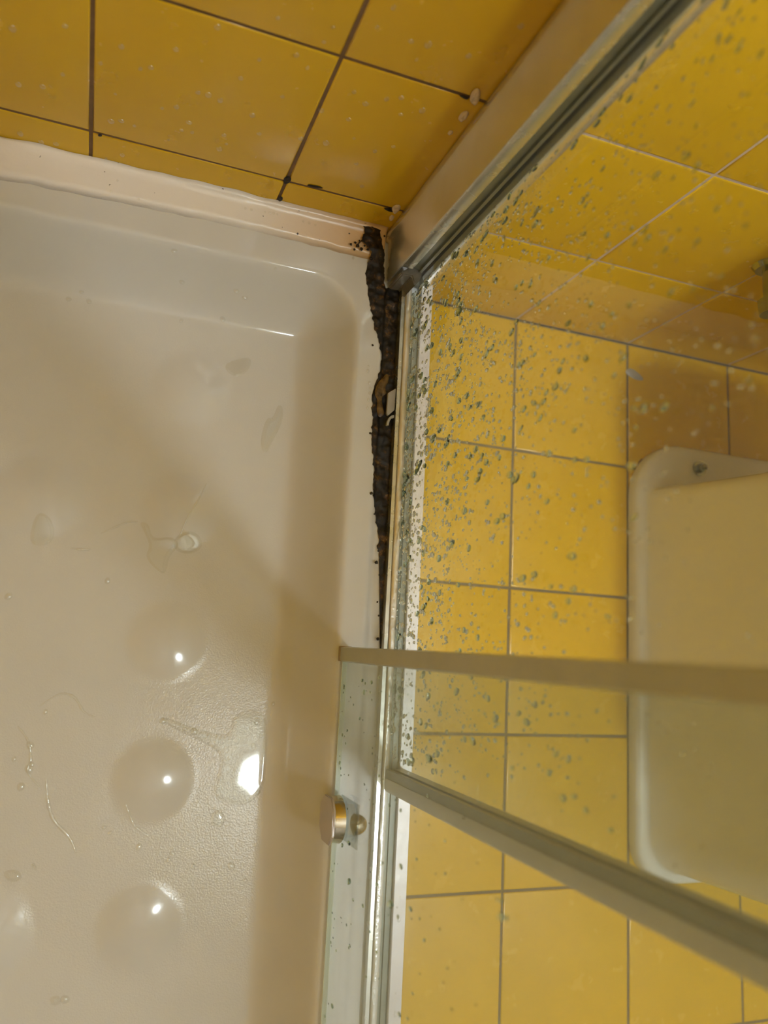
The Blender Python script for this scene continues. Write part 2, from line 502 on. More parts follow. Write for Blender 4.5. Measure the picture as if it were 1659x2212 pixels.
# ------------------------------------------------------------------ enclosure frame
Y_END = -1.09
rail = thing('bottom_rail', 'long aluminium bottom rail on the tray edge under the glass panes', 'rail', (0.37, -0.07, RIM))
def in_rail(name, bm, mat, **k):
    for v in bm.verts: v.co -= Vector((0.37, -0.07, RIM))
    return link(name, bm, mat, rail, **k)
bm = bmesh.new()
extrude_profile(bm, [(0.3565, 0.1466), (0.3565, 0.1575), (0.3605, 0.1580), (0.3610, 0.1466)], 'y', -0.072, Y_END)
in_rail('inner_flange', bm, M['alu'])
bm = bmesh.new()
extrude_profile(bm, [(0.3611, 0.1466), (0.3611, 0.1590), (0.3618, 0.1604), (0.3640, 0.1609), (0.3672, 0.1608), (0.3685, 0.1598), (0.3685, 0.1466)], 'y', -0.072, Y_END, segs=60,
                jitter=lambda i, t: (0.0003 * noise.noise(Vector((i, t * 40, 0))), 0.0003 * noise.noise(Vector((t * 60, i, 4)))))
in_rail('rounded_ridge', bm, M['alu_wet'], auto=50)
bm = bmesh.new()
extrude_profile(bm, [(0.3686, 0.1466), (0.3686, 0.1520), (0.3740, 0.1520), (0.3745, 0.1540), (0.3765, 0.1540), (0.3770, 0.1520), (0.3815, 0.1520), (0.3815, 0.1466)], 'y', -0.072, Y_END)
in_rail('channel', bm, M['channel'])
bm = bmesh.new()
extrude_profile(bm, [(0.3816, 0.1466), (0.3816, 0.1560), (0.3825, 0.1572), (0.3960, 0.1572), (0.3966, 0.1560), (0.3966, 0.130), (0.3935, 0.130), (0.3935, 0.1466)], 'y', -0.050, Y_END)
in_rail('outer_flange', bm, M['alu_white'])

prof = thing('wall_profile', 'tall aluminium wall channel holding the fixed pane against the yellow tiles', 'frame profile', (0.36, 0, RIM))
def in_prof(name, bm, mat, **k):
    for v in bm.verts: v.co -= Vector((0.36, 0, RIM))
    return link(name, bm, mat, prof, **k)
bm = bmesh.new()
extrude_profile(bm, [(0.3370, -0.0008), (0.3345, -0.004), (0.3345, -0.014), (0.3370, -0.017), (0.3380, -0.0645), (0.3384, -0.0660), (0.3400, -0.0660), (0.3400, -0.0008)], 'z', 0.1520, 1.9)
in_prof('side_face', bm, M['alu_face'], auto=50)
bm = bmesh.new()
extrude_profile(bm, [(0.3401, -0.03), (0.3386, -0.0664), (0.3395, -0.0672), (0.3520, -0.0672), (0.3530, -0.0660), (0.3530, -0.03)], 'z', 0.200, 1.9)
in_prof('front_lip', bm, M['alu'], auto=50)
bm = bmesh.new()
extrude_profile(bm, [(0.3531, -0.0610), (0.3640, -0.0610), (0.3640, -0.0640), (0.3675, -0.0640), (0.3675, -0.02), (0.3531, -0.02)], 'z', 0.190, 1.9)
in_prof('gasket', bm, M['channel'])
bm = bmesh.new()
extrude_profile(bm, [(0.3761, -0.0008), (0.3761, -0.0655), (0.3770, -0.0665), (0.3880, -0.0665), (0.3890, -0.0655), (0.3890, -0.0008)], 'z', 0.1580, 1.9)
in_prof('outer_leg', bm, M['alu_face'], auto=50)

bm = bmesh.new()
poly = [(0.3415, -0.0685), (0.3600, -0.0540), (0.3670, -0.0535), (0.3680, -0.0700), (0.3600, -0.0810), (0.3560, -0.0700), (0.3440, -0.0710)]
extrude_profile(bm, poly, 'z', 0.1475, 0.189)
bmesh.ops.bevel(bm, geom=bm.edges[:], offset=0.0012, segments=2, affect='EDGES')
tag(link('corner_bracket', bm, M['bracket'], auto=40), 'dark grey corner bracket where bottom rail meets wall profile', 'bracket')

def pane(name, label, x0, x1, y0, y1, z0, z1, mat):
    root = thing(name, label, 'glass panel', ((x0 + x1) / 2, (y0 + y1) / 2, z0))
    bm = bmesh.new()
    add_box(bm, x0, x1, y0, y1, z0, z1)
    for v in bm.verts: v.co -= Vector(root.location)
    link('glass_sheet', bm, mat, root)
    return root
FX0, FX1 = 0.3695, 0.3745
fixed = pane('fixed_glass_pane', 'fixed clear glass pane beside the wall, spattered with water drops', FX0, FX1, -0.640, -0.0668, 0.1545, 1.89, M['glass_fixed'])
DX0, DX1 = 0.3105, 0.3155
door = pane('sliding_glass_door', 'sliding glass door with cloudy edge strip, overlapping the fixed pane', DX0, DX1, Y_END, -0.506, 0.1565, 1.89, M['glass_door'])
def in_door(name, bm, mat, parent=door, **k):
    for v in bm.verts: v.co -= Vector(door.location)
    return link(name, bm, mat, parent, **k)
def in_fixed(name, bm, mat, parent=fixed, **k):
    for v in bm.verts: v.co -= Vector(fixed.location)
    return link(name, bm, mat, parent, **k)
# polished lower edge of the door glass
bm = bmesh.new(); add_box(bm, DX0 - 0.0002, DX1 + 0.0002, Y_END, -0.508, 0.1550, 0.1564, bev=0.0003)
in_door('polished_edge', bm, M['glass_edge'])
# edge strips
bm = bmesh.new()
extrude_profile(bm, [(0.3070, -0.4945), (0.3070, -0.5080), (0.3100, -0.5095), (0.3160, -0.5095), (0.3190, -0.5080), (0.3190, -0.4945), (0.3130, -0.4935)], 'z', 0.1580, 1.89)
ds = in_door('edge_strip', bm, M['seal'], auto=40)
bm = bmesh.new(); add_box(bm, 0.3060, 0.3200, -0.5090, -0.4930, 0.1530, 0.1579, bev=0.0008)
in_door('end_cap', bm, M['cap'], ds)
bm = bmesh.new()
extrude_profile(bm, [(0.3640, -0.6290), (0.3640, -0.6400), (0.3665, -0.6430), (0.3870, -0.6430), (0.3880, -0.6400), (0.3880, -0.6290)], 'z', 0.1580, 1.89)
fs = in_fixed('edge_strip', bm, M['seal_light'], auto=40)
fs['label'] = 'grey edge strip on the free side of the fixed pane'
bm = bmesh.new()
extrude_profile(bm, [(0.3650, -0.6200), (0.3650, -0.6289), (0.3694, -0.6289), (0.3694, -0.6200)], 'z', 0.1580, 1.89)
extrude_profile(bm, [(0.3746, -0.6200), (0.3746, -0.6289), (0.3860, -0.6289), (0.3860, -0.6200)], 'z', 0.1580, 1.89)
in_fixed('rubber_lip', bm, M['seal_dark'])

# top rail of the enclosure (above the frame)
bm = bmesh.new(); add_box(bm, 0.300, 0.392, Y_END, -0.001, 1.9005, 1.945, bev=0.003)
tag(link('top_rail', bm, M['alu']), 'aluminium top rail carrying the sliding door', 'rail')

# door guide clamped to the bottom of the sliding glass
bm = bmesh.new()
ky, kz = -0.6655, 0.1790
oct_ = [(-0.0225, -0.011), (-0.0225, 0.012), (-0.012, 0.0225), (0.012, 0.0225), (0.0225, 0.014), (0.0225, -0.010), (0.013, -0.0225), (-0.010, -0.0225)]
extrude_profile(bm, [(ky + a, kz + b) for a, b in oct_], 'x', 0.2955, 0.2985)
bmesh.ops.bevel(bm, geom=bm.edges[:], offset=0.0007, segments=2, affect='EDGES')
gd = in_door('guide_plate', bm, M['knob'], auto=40)
gd['label'] = 'lilac grey eight-sided guide plate'
bm = bmesh.new()
bmesh.ops.create_cone(bm, cap_ends=True, segments=48, radius1=0.0215, radius2=0.0235, depth=0.0112, matrix=Matrix.Translation((0.3042, ky, kz)) @ Matrix.Rotation(math.pi / 2, 4, 'Y'))
bmesh.ops.bevel(bm, geom=[e for e in bm.edges if len(e.link_faces) == 2 and e.calc_face_angle(0) > 1], offset=0.001, segments=2, affect='EDGES')
in_door('collar', bm, M['chrome'], gd, auto=40)['label'] = 'worn chrome collar'
bm = bmesh.new()
bmesh.ops.create_uvsphere(bm, u_segments=32, v_segments=20, radius=0.0105, matrix=Matrix.Translation((0.3185, ky - 0.001, kz + 0.022)) @ Matrix.Diagonal((1.25, 1, 1, 1)))
bmesh.ops.delete(bm, geom=[v for v in bm.verts if v.co.x < 0.3172], context='VERTS')
es = [e for e in bm.edges if len(e.link_faces) == 1]
bmesh.ops.contextual_create(bm, geom=es)
bm2 = bmesh.new(); add_box(bm2, 0.3158, 0.3170, ky - 0.021, ky + 0.021, kz - 0.016, kz + 0.040, bev=0.0005)
in_door('clear_backing_plate', bm2, M['clear_plastic'])
in_door('round_bolt', bm, M['chrome'], auto=50)['label'] = 'domed chrome bolt on the far side of the glass'

# ------------------------------------------------------------------ mould, loose clip, flakes, specks
gap = [(0.2961, -0.0321), (0.3042, -0.0219), (0.3165, -0.0332), (0.3122, -0.0589), (0.3179, -0.0868), (0.3261, -0.1198), (0.3343, -0.1411), (0.3386, -0.1574), (0.3373, -0.1747), (0.3314, -0.1926), (0.3284, -0.2099), (0.3308, -0.2317), (0.3316, -0.2645), (0.3356, -0.2857), (0.3363, -0.3179), (0.3409, -0.3388), (0.3468, -0.3646), (0.3508, -0.4166), (0.3558, -0.4954), (0.3634, -0.4951), (0.3622, -0.4416), (0.3581, -0.2827), (0.3580, -0.1710), (0.3585, -0.0781), (0.3547, -0.0624), (0.3374, -0.0721), (0.3337, -0.0363), (0.3286, -0.0196), (0.3253, -0.0024), (0.3144, 0.0033), (0.3042, -0.0029), (0.3071, -0.0117)]
rg = []
for i in range(len(gap)):
    a = gap[i]; b = gap[(i + 1) % len(gap)]
    n = max(1, int(math.hypot(a[0] - b[0], a[1] - b[1]) / 0.0018))
    for k in range(n):
        x = a[0] + (b[0] - a[0]) * k / n; y = a[1] + (b[1] - a[1]) * k / n
        w = noise.noise(Vector((x * 260, y * 260, 2))) + 0.8 * noise.noise(Vector((x * 700, y * 700, 5)))
        rg.append((min(0.356, x + 0.0022 * w) if x < 0.349 else x, y))
bm = bmesh.new()
area_mesh(bm, rg, lambda x, y, d: -0.0004 + min(d / 0.003, 1) * (0.0012 + 0.0022 * noise.fractal(Vector((x * 120, y * 120, 0)), 1, 2, 3)), 0.0016,
          lambda x, y, t: (x, y, max(tray_h(x, y), 0.1466) + 0.0006 + max(0, t) + 0.0055 * max(0, min(1, (y + 0.050) / 0.02))))
tag(link('black_mould', bm, M['mould'], smooth=True), 'black and rusty brown mould growing in the gap beside the bottom rail', 'mould', kind='stuff')

# crumbs of mould scattered round the rear corner
crumbs = [(0.2910, -0.0291), (0.2954, -0.0345), (0.2991, -0.0289), (0.3039, -0.0319), (0.3076, -0.0269), (0.3119, -0.0306), (0.3010, -0.0220), (0.3083, -0.0178), (0.3232, -0.0034), (0.3269, 0.0047), (0.2960, -0.0255), (0.3318, -0.0085), (0.3214, -0.0631), (0.3243, -0.0742), (0.3166, -0.0407), (0.3465, -0.3858), (0.3450, -0.3990), (0.3491, -0.4126), (0.3486, -0.4426), (0.3511, -0.4577), (0.3514, -0.4831), (0.3261, -0.1459), (0.3288, -0.2515), (0.3345, -0.3210), (0.3392, -0.3444)]
for i, (x, y) in enumerate(crumbs):
    d = rnd.uniform(0.0008, 0.0022)
    bm = bmesh.new()
    bmesh.ops.create_icosphere(bm, subdivisions=2, radius=d)
    for v in bm.verts: v.co *= 1 + 0.5 * noise.noise(v.co * 900 + Vector((i, 0, 0)))
    for v in bm.verts: v.co.z *= 0.5
    zz = (0.1518 if y < -0.045 else 0.1555)
    for v in bm.verts: v.co += Vector((x, y, zz - 0.0010))
    tag(link('mould_crumb', bm, M['black'], smooth=True), 'small black crumb of mould on the cream edge beside the mouldy gap', 'mould', 'mould crumbs along the gap')

# yellowed old sealant showing in the gap
bm = bmesh.new()
sl = [(0.3326, -0.1935), (0.3390, -0.1846), (0.3455, -0.1766), (0.3483, -0.1852), (0.3430, -0.1951), (0.3458, -0.2025), (0.3391, -0.2070), (0.3421, -0.2188), (0.3448, -0.2273), (0.3377, -0.2328), (0.3343, -0.2223), (0.3354, -0.2121), (0.3310, -0.2050)]
area_mesh(bm, smooth_poly(sl, 1), lambda x, y, d: min(d / 0.002, 1) * 0.0012 + 0.0006 * noise.noise(Vector((x * 300, y * 200, 0))), 0.0014, lambda x, y, t: (x, y, 0.1524 + t))
tag(link('old_sealant', bm, pbr('stained_sealant', (0.22, 0.13, 0.035), 0.4, var=(0.03, 0.012, 0.004), nscale=150), smooth=True), 'brownish yellow lump of old sealant in the mouldy gap', 'sealant')

clip = thing('plastic_clip', 'loose pale grey plastic clip wedged between tray edge and bottom rail', 'clip', (0.350, -0.215, 0.152))
bm = bmesh.new()
extrude_profile(bm, [(0.0058, 0.020), (-0.0035, 0.013), (-0.0040, -0.012), (-0.0022, -0.014), (0.0055, -0.006)], 'z', 0, 0.004)
bmesh.ops.bevel(bm, geom=bm.edges[:], offset=0.0005, segments=2, affect='EDGES')
link('clip_plate', bm, M['clip'], clip, auto=40)
bm = bmesh.new()
arc = [(0.0052 - 0.0085 * math.sin(a), -0.0255 + 0.013 * math.cos(a)) for a in [k * math.pi / 2 / 8 for k in range(9)]]
arc2 = [(0.0052 - 0.0060 * math.sin(a), -0.0255 + 0.0100 * math.cos(a)) for a in [k * math.pi / 2 / 8 for k in range(9)]][::-1]
extrude_profile(bm, arc + arc2, 'z', 0, 0.004)
link('clip_hook', bm, M['clip'], clip, auto=40)

def flake(name, poly, label, thick, mat=None, cat='sealant flake', group=None, ax='y'):
    bm = bmesh.new()
    cx = sum(p[0] for p in poly) / len(poly); cz = sum(p[1] for p in poly) / len(poly)
    area_mesh(bm, smooth_poly(poly, 1), lambda x, y, d: min(d / 0.0015, 1) * thick * (0.7 + 0.5 * noise.noise(Vector((x * 300, y * 300, 1)))), 0.0009,
              (lambda x, z, t: (x, -0.0006 - t, z)))
    o = link(name, bm, mat or M['flake'], smooth=True)
    return tag(o, label, cat, group)
flake('sealant_flake', [(0.3211, 0.3998), (0.3189, 0.4080), (0.3203, 0.4152), (0.3253, 0.4135), (0.3306, 0.4015), (0.3292, 0.3968), (0.3238, 0.3964)], 'largest and uppermost cream flake of sealant, at the end of the upper grout line', 0.004, group='sealant flakes along the wall profile')
flake('sealant_flake', [(0.3230, 0.3731), (0.3228, 0.3814), (0.3276, 0.3850), (0.3311, 0.3782), (0.3300, 0.3705), (0.3247, 0.3695)], 'pale cream sealant flake just below the largest flake on the wall', 0.003, group='sealant flakes along the wall profile')
flake('sealant_flake', [(0.3233, 0.3481), (0.3239, 0.3529), (0.3277, 0.3532), (0.3289, 0.3476), (0.3253, 0.3459)], 'tiny rust-edged sealant flake, third down beside the wall profile', 0.002, group='sealant flakes along the wall profile')
flake('sealant_flake', [(0.3222, 0.2003), (0.3225, 0.2099), (0.3291, 0.2130), (0.3327, 0.2011), (0.3281, 0.1925)], 'cream sealant flake at the end of the lower grout line', 0.003, group='sealant flakes along the wall profile')
flake('sealant_flake', [(0.3261, 0.1828), (0.3269, 0.1897), (0.3313, 0.1874), (0.3329, 0.1772), (0.3295, 0.1755)], 'lowest small sealant flake, just above the mouldy corner', 0.002, group='sealant flakes along the wall profile')
SP = 'black mildew specks on tiles and sealant'
flake('mildew_speck', [(0.1968, 0.2001), (0.1957, 0.2089), (0.2008, 0.2132), (0.2042, 0.2073), (0.2032, 0.1993), (0.1989, 0.1954)], 'black mildew speck on the lower grout crossing of the shower wall', 0.0015, M['black'], 'mildew speck', SP)
flake('mildew_speck', [(0.1995, 0.1618), (0.1987, 0.1697), (0.2025, 0.1715), (0.2048, 0.1644), (0.2023, 0.1590)], 'small dark mildew speck on short grout stub below the crossing', 0.0012, M['black'], 'mildew speck', SP)
flake('mildew_speck', [(0.1037, 0.1505), (0.1055, 0.1561), (0.1090, 0.1559), (0.1091, 0.1511), (0.1060, 0.1477)], 'black speck where yellow tile meets sealant, centre of the back rim', 0.0012, M['black'], 'mildew speck', SP)
flake('mildew_speck', [(-0.0590, 0.1417), (-0.0552, 0.1451), (-0.0510, 0.1402), (-0.0539, 0.1363)], 'black smudge on the sealant near the left edge of the picture', 0.001, M['black'], 'mildew speck', SP)
flake('mildew_speck', [(0.0064, 0.1990), (0.0081, 0.2022), (0.0108, 0.2011), (0.0100, 0.1975), (0.0073, 0.1963)], 'dark spot on lower grout line just right of the left upright grout line', 0.001, M['black'], 'mildew speck', SP)
flake('mildew_speck', [(0.2221, 0.2063), (0.2299, 0.2081), (0.2383, 0.2081), (0.2402, 0.2052), (0.2314, 0.2029), (0.2230, 0.2029)], 'dark streak in the grout right of the lower crossing', 0.0008, M['black'], 'mildew speck', SP)
flake('mildew_speck', [(0.3097, 0.4005), (0.3155, 0.4019), (0.3209, 0.4003), (0.3197, 0.3971), (0.3135, 0.3983)], 'black end of the upper grout line touching the biggest flake', 0.0008, M['black'], 'mildew speck', SP)
flake('mildew_speck', [(0.3140, 0.1997), (0.3223, 0.2016), (0.3280, 0.1958), (0.3232, 0.1935), (0.3154, 0.1961)], 'black end of the lower grout line beside the wall profile', 0.0008, M['black'], 'mildew speck', SP)
flake('mould_spot', [(0.3070, 0.1460), (0.3073, 0.1554), (0.3149, 0.1602), (0.3209, 0.1550), (0.3216, 0.1448), (0.3174, 0.1368), (0.3110, 0.1397)], 'large black mould spot in the tray corner at the foot of the wall', 0.003, M['black'], 'mould')

# ------------------------------------------------------------------ toilet pedestal seen through the panes
def loft(bm, sections):
    rings = [[bm.verts.new(p) for p in s] for s in sections]
    n = len(rings[0])
    for a, b in zip(rings, rings[1:]):
        for k in range(n):
            bm.faces.new((a[k], a[(k + 1) % n], b[(k + 1) % n], b[k]))
    bm.faces.new(rings[0][::-1]); bm.faces.new(rings[-1])
    bmesh.ops.recalc_face_normals(bm, faces=bm.faces[:])
def foot(x0, x1, yb, yf, cb, cf, z, n=16, e=2.0):
    """rounded footprint outline; cb, cf = corner radii at the back and at the front"""
    pts = []
    for (cx, cy, r, a0) in ((x1 - cb, yb - cb, cb, 0), (x0 + cb, yb - cb, cb, 90), (x0 + cf, yf + cf, cf, 180), (x1 - cf, yf + cf, cf, 270)):
        for k in range(n + 1):
            a = math.radians(a0 + 90 * k / n)
            pts.append((cx + r * math.cos(a), cy + r * math.sin(a), z))
    return pts
toilet = thing('toilet', 'white ceramic toilet foot bolted to the yellow floor, seen through the glass', 'toilet', (0.98, -0.45, 0))
def in_wc(name, bm, mat, **k):
    for v in bm.verts: v.co -= Vector((0.98, -0.45, 0))
    return link(name, bm, mat, toilet, **k)
bm = bmesh.new()
loft(bm, [foot(0.800, 1.16, -0.158, -0.800, 0.09, 0.06, 0.0005), foot(0.800, 1.16, -0.158, -0.800, 0.09, 0.06, 0.014),
          foot(0.802, 1.158, -0.161, -0.798, 0.088, 0.06, 0.019), foot(0.806, 1.154, -0.168, -0.794, 0.085, 0.06, 0.022),
          foot(0.812, 1.148, -0.215, -0.786, 0.030, 0.055, 0.024), foot(0.815, 1.145, -0.232, -0.782, 0.026, 0.055, 0.030),
          foot(0.817, 1.143, -0.238, -0.780, 0.025, 0.055, 0.10), foot(0.820, 1.140, -0.246, -0.778, 0.025, 0.06, 0.22),
          foot(0.808, 1.152, -0.245, -0.785, 0.04, 0.10, 0.29), foot(0.790, 1.170, -0.20, -0.775, 0.06, 0.17, 0.36), foot(0.785, 1.175, -0.20, -0.780, 0.06, 0.18, 0.395)])
in_wc('bowl', bm, M['ceramic'], auto=60)
bm = bmesh.new()
loft(bm, [foot(0.78, 1.18, -0.19, -0.79, 0.07, 0.19, 0.3955), foot(0.778, 1.182, -0.19, -0.792, 0.07, 0.19, 0.41), foot(0.785, 1.175, -0.195, -0.785, 0.07, 0.18, 0.425)])
in_wc('seat_lid', bm, M['ceramic'], auto=50)
bm = bmesh.new(); add_box(bm, 0.76, 1.20, -0.180, -0.004, 0.43, 0.80, bev=0.02)
in_wc('cistern', bm, M['ceramic'], auto=50)
bm = bmesh.new()
bmesh.ops.create_cone(bm, cap_ends=True, segments=28, radius1=0.012, radius2=0.012, depth=0.003, matrix=Matrix.Translation((0.915, -0.192, 0.0255)))
bmesh.ops.create_cone(bm, cap_ends=True, segments=6, radius1=0.0075, radius2=0.0065, depth=0.009, matrix=Matrix.Translation((0.915, -0.192, 0.0315)))
bmesh.ops.create_uvsphere(bm, u_segments=16, v_segments=10, radius=0.0045, matrix=Matrix.Translation((0.915, -0.192, 0.036)))
b_ = in_wc('floor_bolt', bm, M['dark_chrome'], auto=50)
b_['label'] = 'dark metal floor bolt with washer'

# rusty crack beside the toilet foot, grey crumb on the floor grout
bm = bmesh.new()
st = [(0.8187, -0.1851), (0.8396, -0.1793), (0.8538, -0.1745), (0.8396, -0.1882), (0.8290, -0.2014), (0.8220, -0.2154), (0.8134, -0.2179), (0.8152, -0.2046)]
area_mesh(bm, smooth_poly(st, 1), lambda x, y, d: min(d / 0.003, 1) * 0.0014, 0.0015, lambda x, y, t: (x, y, 0.0006 + t))
tag(link('rust_stain', bm, M['rust'], smooth=True), 'reddish brown rusty dirt at the rear corner of the toilet foot', 'stain')
bm = bmesh.new()
st = [(0.7948, -0.0439), (0.8071, -0.0387), (0.8264, -0.0490), (0.8299, -0.0561), (0.8140, -0.0573), (0.7966, -0.0512)]
area_mesh(bm, smooth_poly(st, 1), lambda x, y, d: min(d / 0.004, 1) * 0.002, 0.002, lambda x, y, t: (x, y, 0.0006 + t))
tag(link('grey_crumb', bm, M['clip'], smooth=True), 'grey crumb of debris on the floor grout behind the toilet', 'debris')

# angle valve on the wall
valve = thing('angle_valve', 'dark chrome angle valve on the yellow wall behind the toilet', 'valve', (0.795, 0, 0.285))
bm = bmesh.new()
bmesh.ops.create_cone(bm, cap_ends=True, segments=32, radius1=0.022, radius2=0.018, depth=0.006, matrix=Matrix.Translation((0, -0.0035, 0)) @ Matrix.Rotation(math.pi / 2, 4, 'X'))
link('wall_flange', bm, M['dark_chrome'], valve, auto=40)
bm = bmesh.new()
bmesh.ops.create_cone(bm, cap_ends=True, segments=24, radius1=0.010, radius2=0.010, depth=0.04, matrix=Matrix.Translation((0, -0.026, 0)) @ Matrix.Rotation(math.pi / 2, 4, 'X'))
bmesh.ops.create_cone(bm, cap_ends=True, segments=24, radius1=0.008, radius2=0.008, depth=0.035, matrix=Matrix.Translation((0, -0.035, 0.022)))
link('valve_body', bm, M['dark_chrome'], valve, auto=40)
bm = bmesh.new()
bmesh.ops.create_cone(bm, cap_ends=True, segments=12, radius1=0.017, radius2=0.015, depth=0.018, matrix=Matrix.Translation((0, -0.056, 0)) @ Matrix.Rotation(math.pi / 2, 4, 'X'))
link('valve_knob', bm, M['dark_chrome'], valve, auto=30)

# ------------------------------------------------------------------ water on the tray floor
def water_area(poly, t, edge=0.004, cell=0.0022, smooth_n=2):
    bm = bmesh.new()
    def zf(x, y, d):
        k = min(1, d / edge)
        return math.sqrt(max(0, 1 - (1 - k) ** 2)) * t * (1 + 0.03 * noise.noise(Vector((x * 40, y * 40, 5))))
    area_mesh(bm, smooth_poly(poly, smooth_n), zf, cell, lambda x, y, h: (x, y, tray_h(x, y) + 0.00025 + h))
    return bm
def streak(pts, w, t):
    bm = bmesh.new()
    fine = []
    for i in range(len(pts) - 1):
        p0 = Vector(pts[max(0, i - 1)]); p1 = Vector(pts[i]); p2 = Vector(pts[i + 1]); p3 = Vector(pts[min(len(pts) - 1, i + 2)])
        for k in range(10):
            s = k / 10
            fine.append(0.5 * ((2 * p1) + (p2 - p0) * s + (2 * p0 - 5 * p1 + 4 * p2 - p3) * s * s + (3 * p1 - p0 - 3 * p2 + p3) * s ** 3))
    rings = []
    n = len(fine)
    for i, p in enumerate(fine):
        d = (fine[min(n - 1, i + 1)] - fine[max(0, i - 1)]).normalized()
        nn = Vector((-d.y, d.x))
        ww = w * (0.25 + 0.75 * math.sin(math.pi * (i + 0.5) / n)) * (0.75 + 0.6 * noise.noise(Vector((i * 0.35, w * 999, 0))))
        ring = []
        for k in range(7):
            a = math.pi * k / 6
            q = p + nn * ww * math.cos(a)
            ring.append(bm.verts.new((q.x, q.y, tray_h(q.x, q.y) + 0.0002 + t * math.sin(a) * ww / w)))
        rings.append(ring)
    for a, b in zip(rings, rings[1:]):
        for k in range(6):
            bm.faces.new((a[k], a[k + 1], b[k + 1], b[k]))
    bmesh.ops.recalc_face_normals(bm, faces=bm.faces[:])
    return bm
TF = 'puddles on the tray floor'
PUD = [
    ([(0.0907, -0.3693), (0.1017, -0.3702), (0.1064, -0.3879), (0.1278, -0.3821), (0.1377, -0.3916), (0.1268, -0.4040), (0.1256, -0.4227), (0.1199, -0.4252), (0.1006, -0.4089), (0.1056, -0.3946), (0.0978, -0.3810)], 0.0014, 'forked splash of water in the middle of the tray floor'),
    ([(0.1281, -0.3863), (0.1412, -0.3745), (0.1557, -0.3762), (0.1635, -0.3892), (0.1528, -0.4006), (0.1334, -0.3998)], 0.0026, 'bulging round bead of water touching the forked splash'),
    ([(0.2104, -0.5762), (0.2328, -0.5657), (0.2508, -0.5739), (0.2535, -0.6216), (0.2522, -0.6587), (0.2287, -0.6730), (0.1935, -0.6613), (0.2020, -0.6324), (0.2025, -0.6158), (0.1824, -0.6042), (0.1516, -0.5910), (0.1342, -0.5816), (0.1357, -0.5767), (0.1762, -0.5906), (0.2060, -0.5971), (0.2114, -0.5881)], 0.0016, 'largest puddle, at the foot of the tray side wall, mirroring the lamp'),
    ([(-0.0105, -0.3695), (0.0025, -0.3756), (0.0084, -0.3949), (0.0005, -0.4056), (-0.0166, -0.4052), (-0.0157, -0.3825)], 0.0009, 'faint flat puddle left of the forked splash'),
    ([(-0.0011, -0.7273), (0.0123, -0.7270), (0.0175, -0.7359), (0.0096, -0.7398), (0.0008, -0.7360)], 0.0018, 'small bright puddle at the left edge of the picture'),
    ([(0.0538, -0.8473), (0.0633, -0.8461), (0.0672, -0.8540), (0.0578, -0.8565)], 0.0016, 'small puddle nearest the bottom of the picture'),
    ([(0.1964, -0.6793), (0.2058, -0.6723), (0.2143, -0.6845), (0.2081, -0.6939), (0.1975, -0.6912)], 0.0012, 'curled little puddle just below the largest puddle'),
    ([(0.1654, -0.1760), (0.1808, -0.1647), (0.1996, -0.1583), (0.1983, -0.1759), (0.1818, -0.1892)], 0.0008, 'thin wedge of water near the rear corner of the tray'),
    ([(0.2165, -0.2642), (0.2220, -0.2294), (0.2305, -0.2310), (0.2347, -0.2114), (0.2429, -0.2147), (0.2412, -0.2379), (0.2325, -0.2563), (0.2258, -0.2770)], 0.0008, 'ragged thin puddle beside the rear right dot'),
]
for poly, t, lab in PUD:
    tag(link('puddle', water_area(poly, t), M['water'], smooth=True), lab, 'puddle', TF)
STK = [
    ([(0.0279, -0.6423), (0.0316, -0.6625), (0.0388, -0.6805), (0.0562, -0.6988), (0.0646, -0.7151)], 0.0028, 0.0016, 'long S-shaped run of water in the lower left of the tray'),
    ([(-0.0051, -0.5895), (0.0061, -0.6039), (0.0108, -0.6219), (0.0097, -0.6346), (0.0255, -0.6517)], 0.0022, 0.0013, 'thin wavy run of water above the long S-shaped run'),
    ([(0.0530, -0.3865), (0.0651, -0.3792), (0.0788, -0.3716), (0.0908, -0.3698)], 0.0018, 0.0012, 'beaded thread of water leading left from the forked splash'),
    ([(0.1078, -0.6674), (0.1161, -0.6850), (0.1233, -0.6926), (0.1343, -0.6993)], 0.0020, 0.0014, 'short bright run of water below the middle dot'),
    ([(0.1598, -0.3181), (0.1522, -0.3383), (0.1420, -0.3607), (0.1358, -0.3824)], 0.0018, 0.0011, 'thin thread of water leading up from the round bead'),
    ([(0.0682, -0.5794), (0.0567, -0.5744), (0.0451, -0.5597), (0.0305, -0.5573), (0.0110, -0.5717)], 0.0020, 0.0010, 'bent hair-thin run of water left of the dots'),
    ([(0.0446, -0.4044), (0.0372, -0.4056), (0.0233, -0.4054)], 0.0020, 0.0012, 'short level dash of water left of the forked splash'),
    ([(0.0285, -0.7286), (0.0253, -0.7232), (0.0241, -0.7275)], 0.0020, 0.0014, 'tiny dash of water right of the small bright puddle'),
]
for pts, w, t, lab in STK:
    tag(link('water_streak', streak(pts, w, t), M['bead'], smooth=True), lab, 'water streak', 'runs of water on the tray floor')

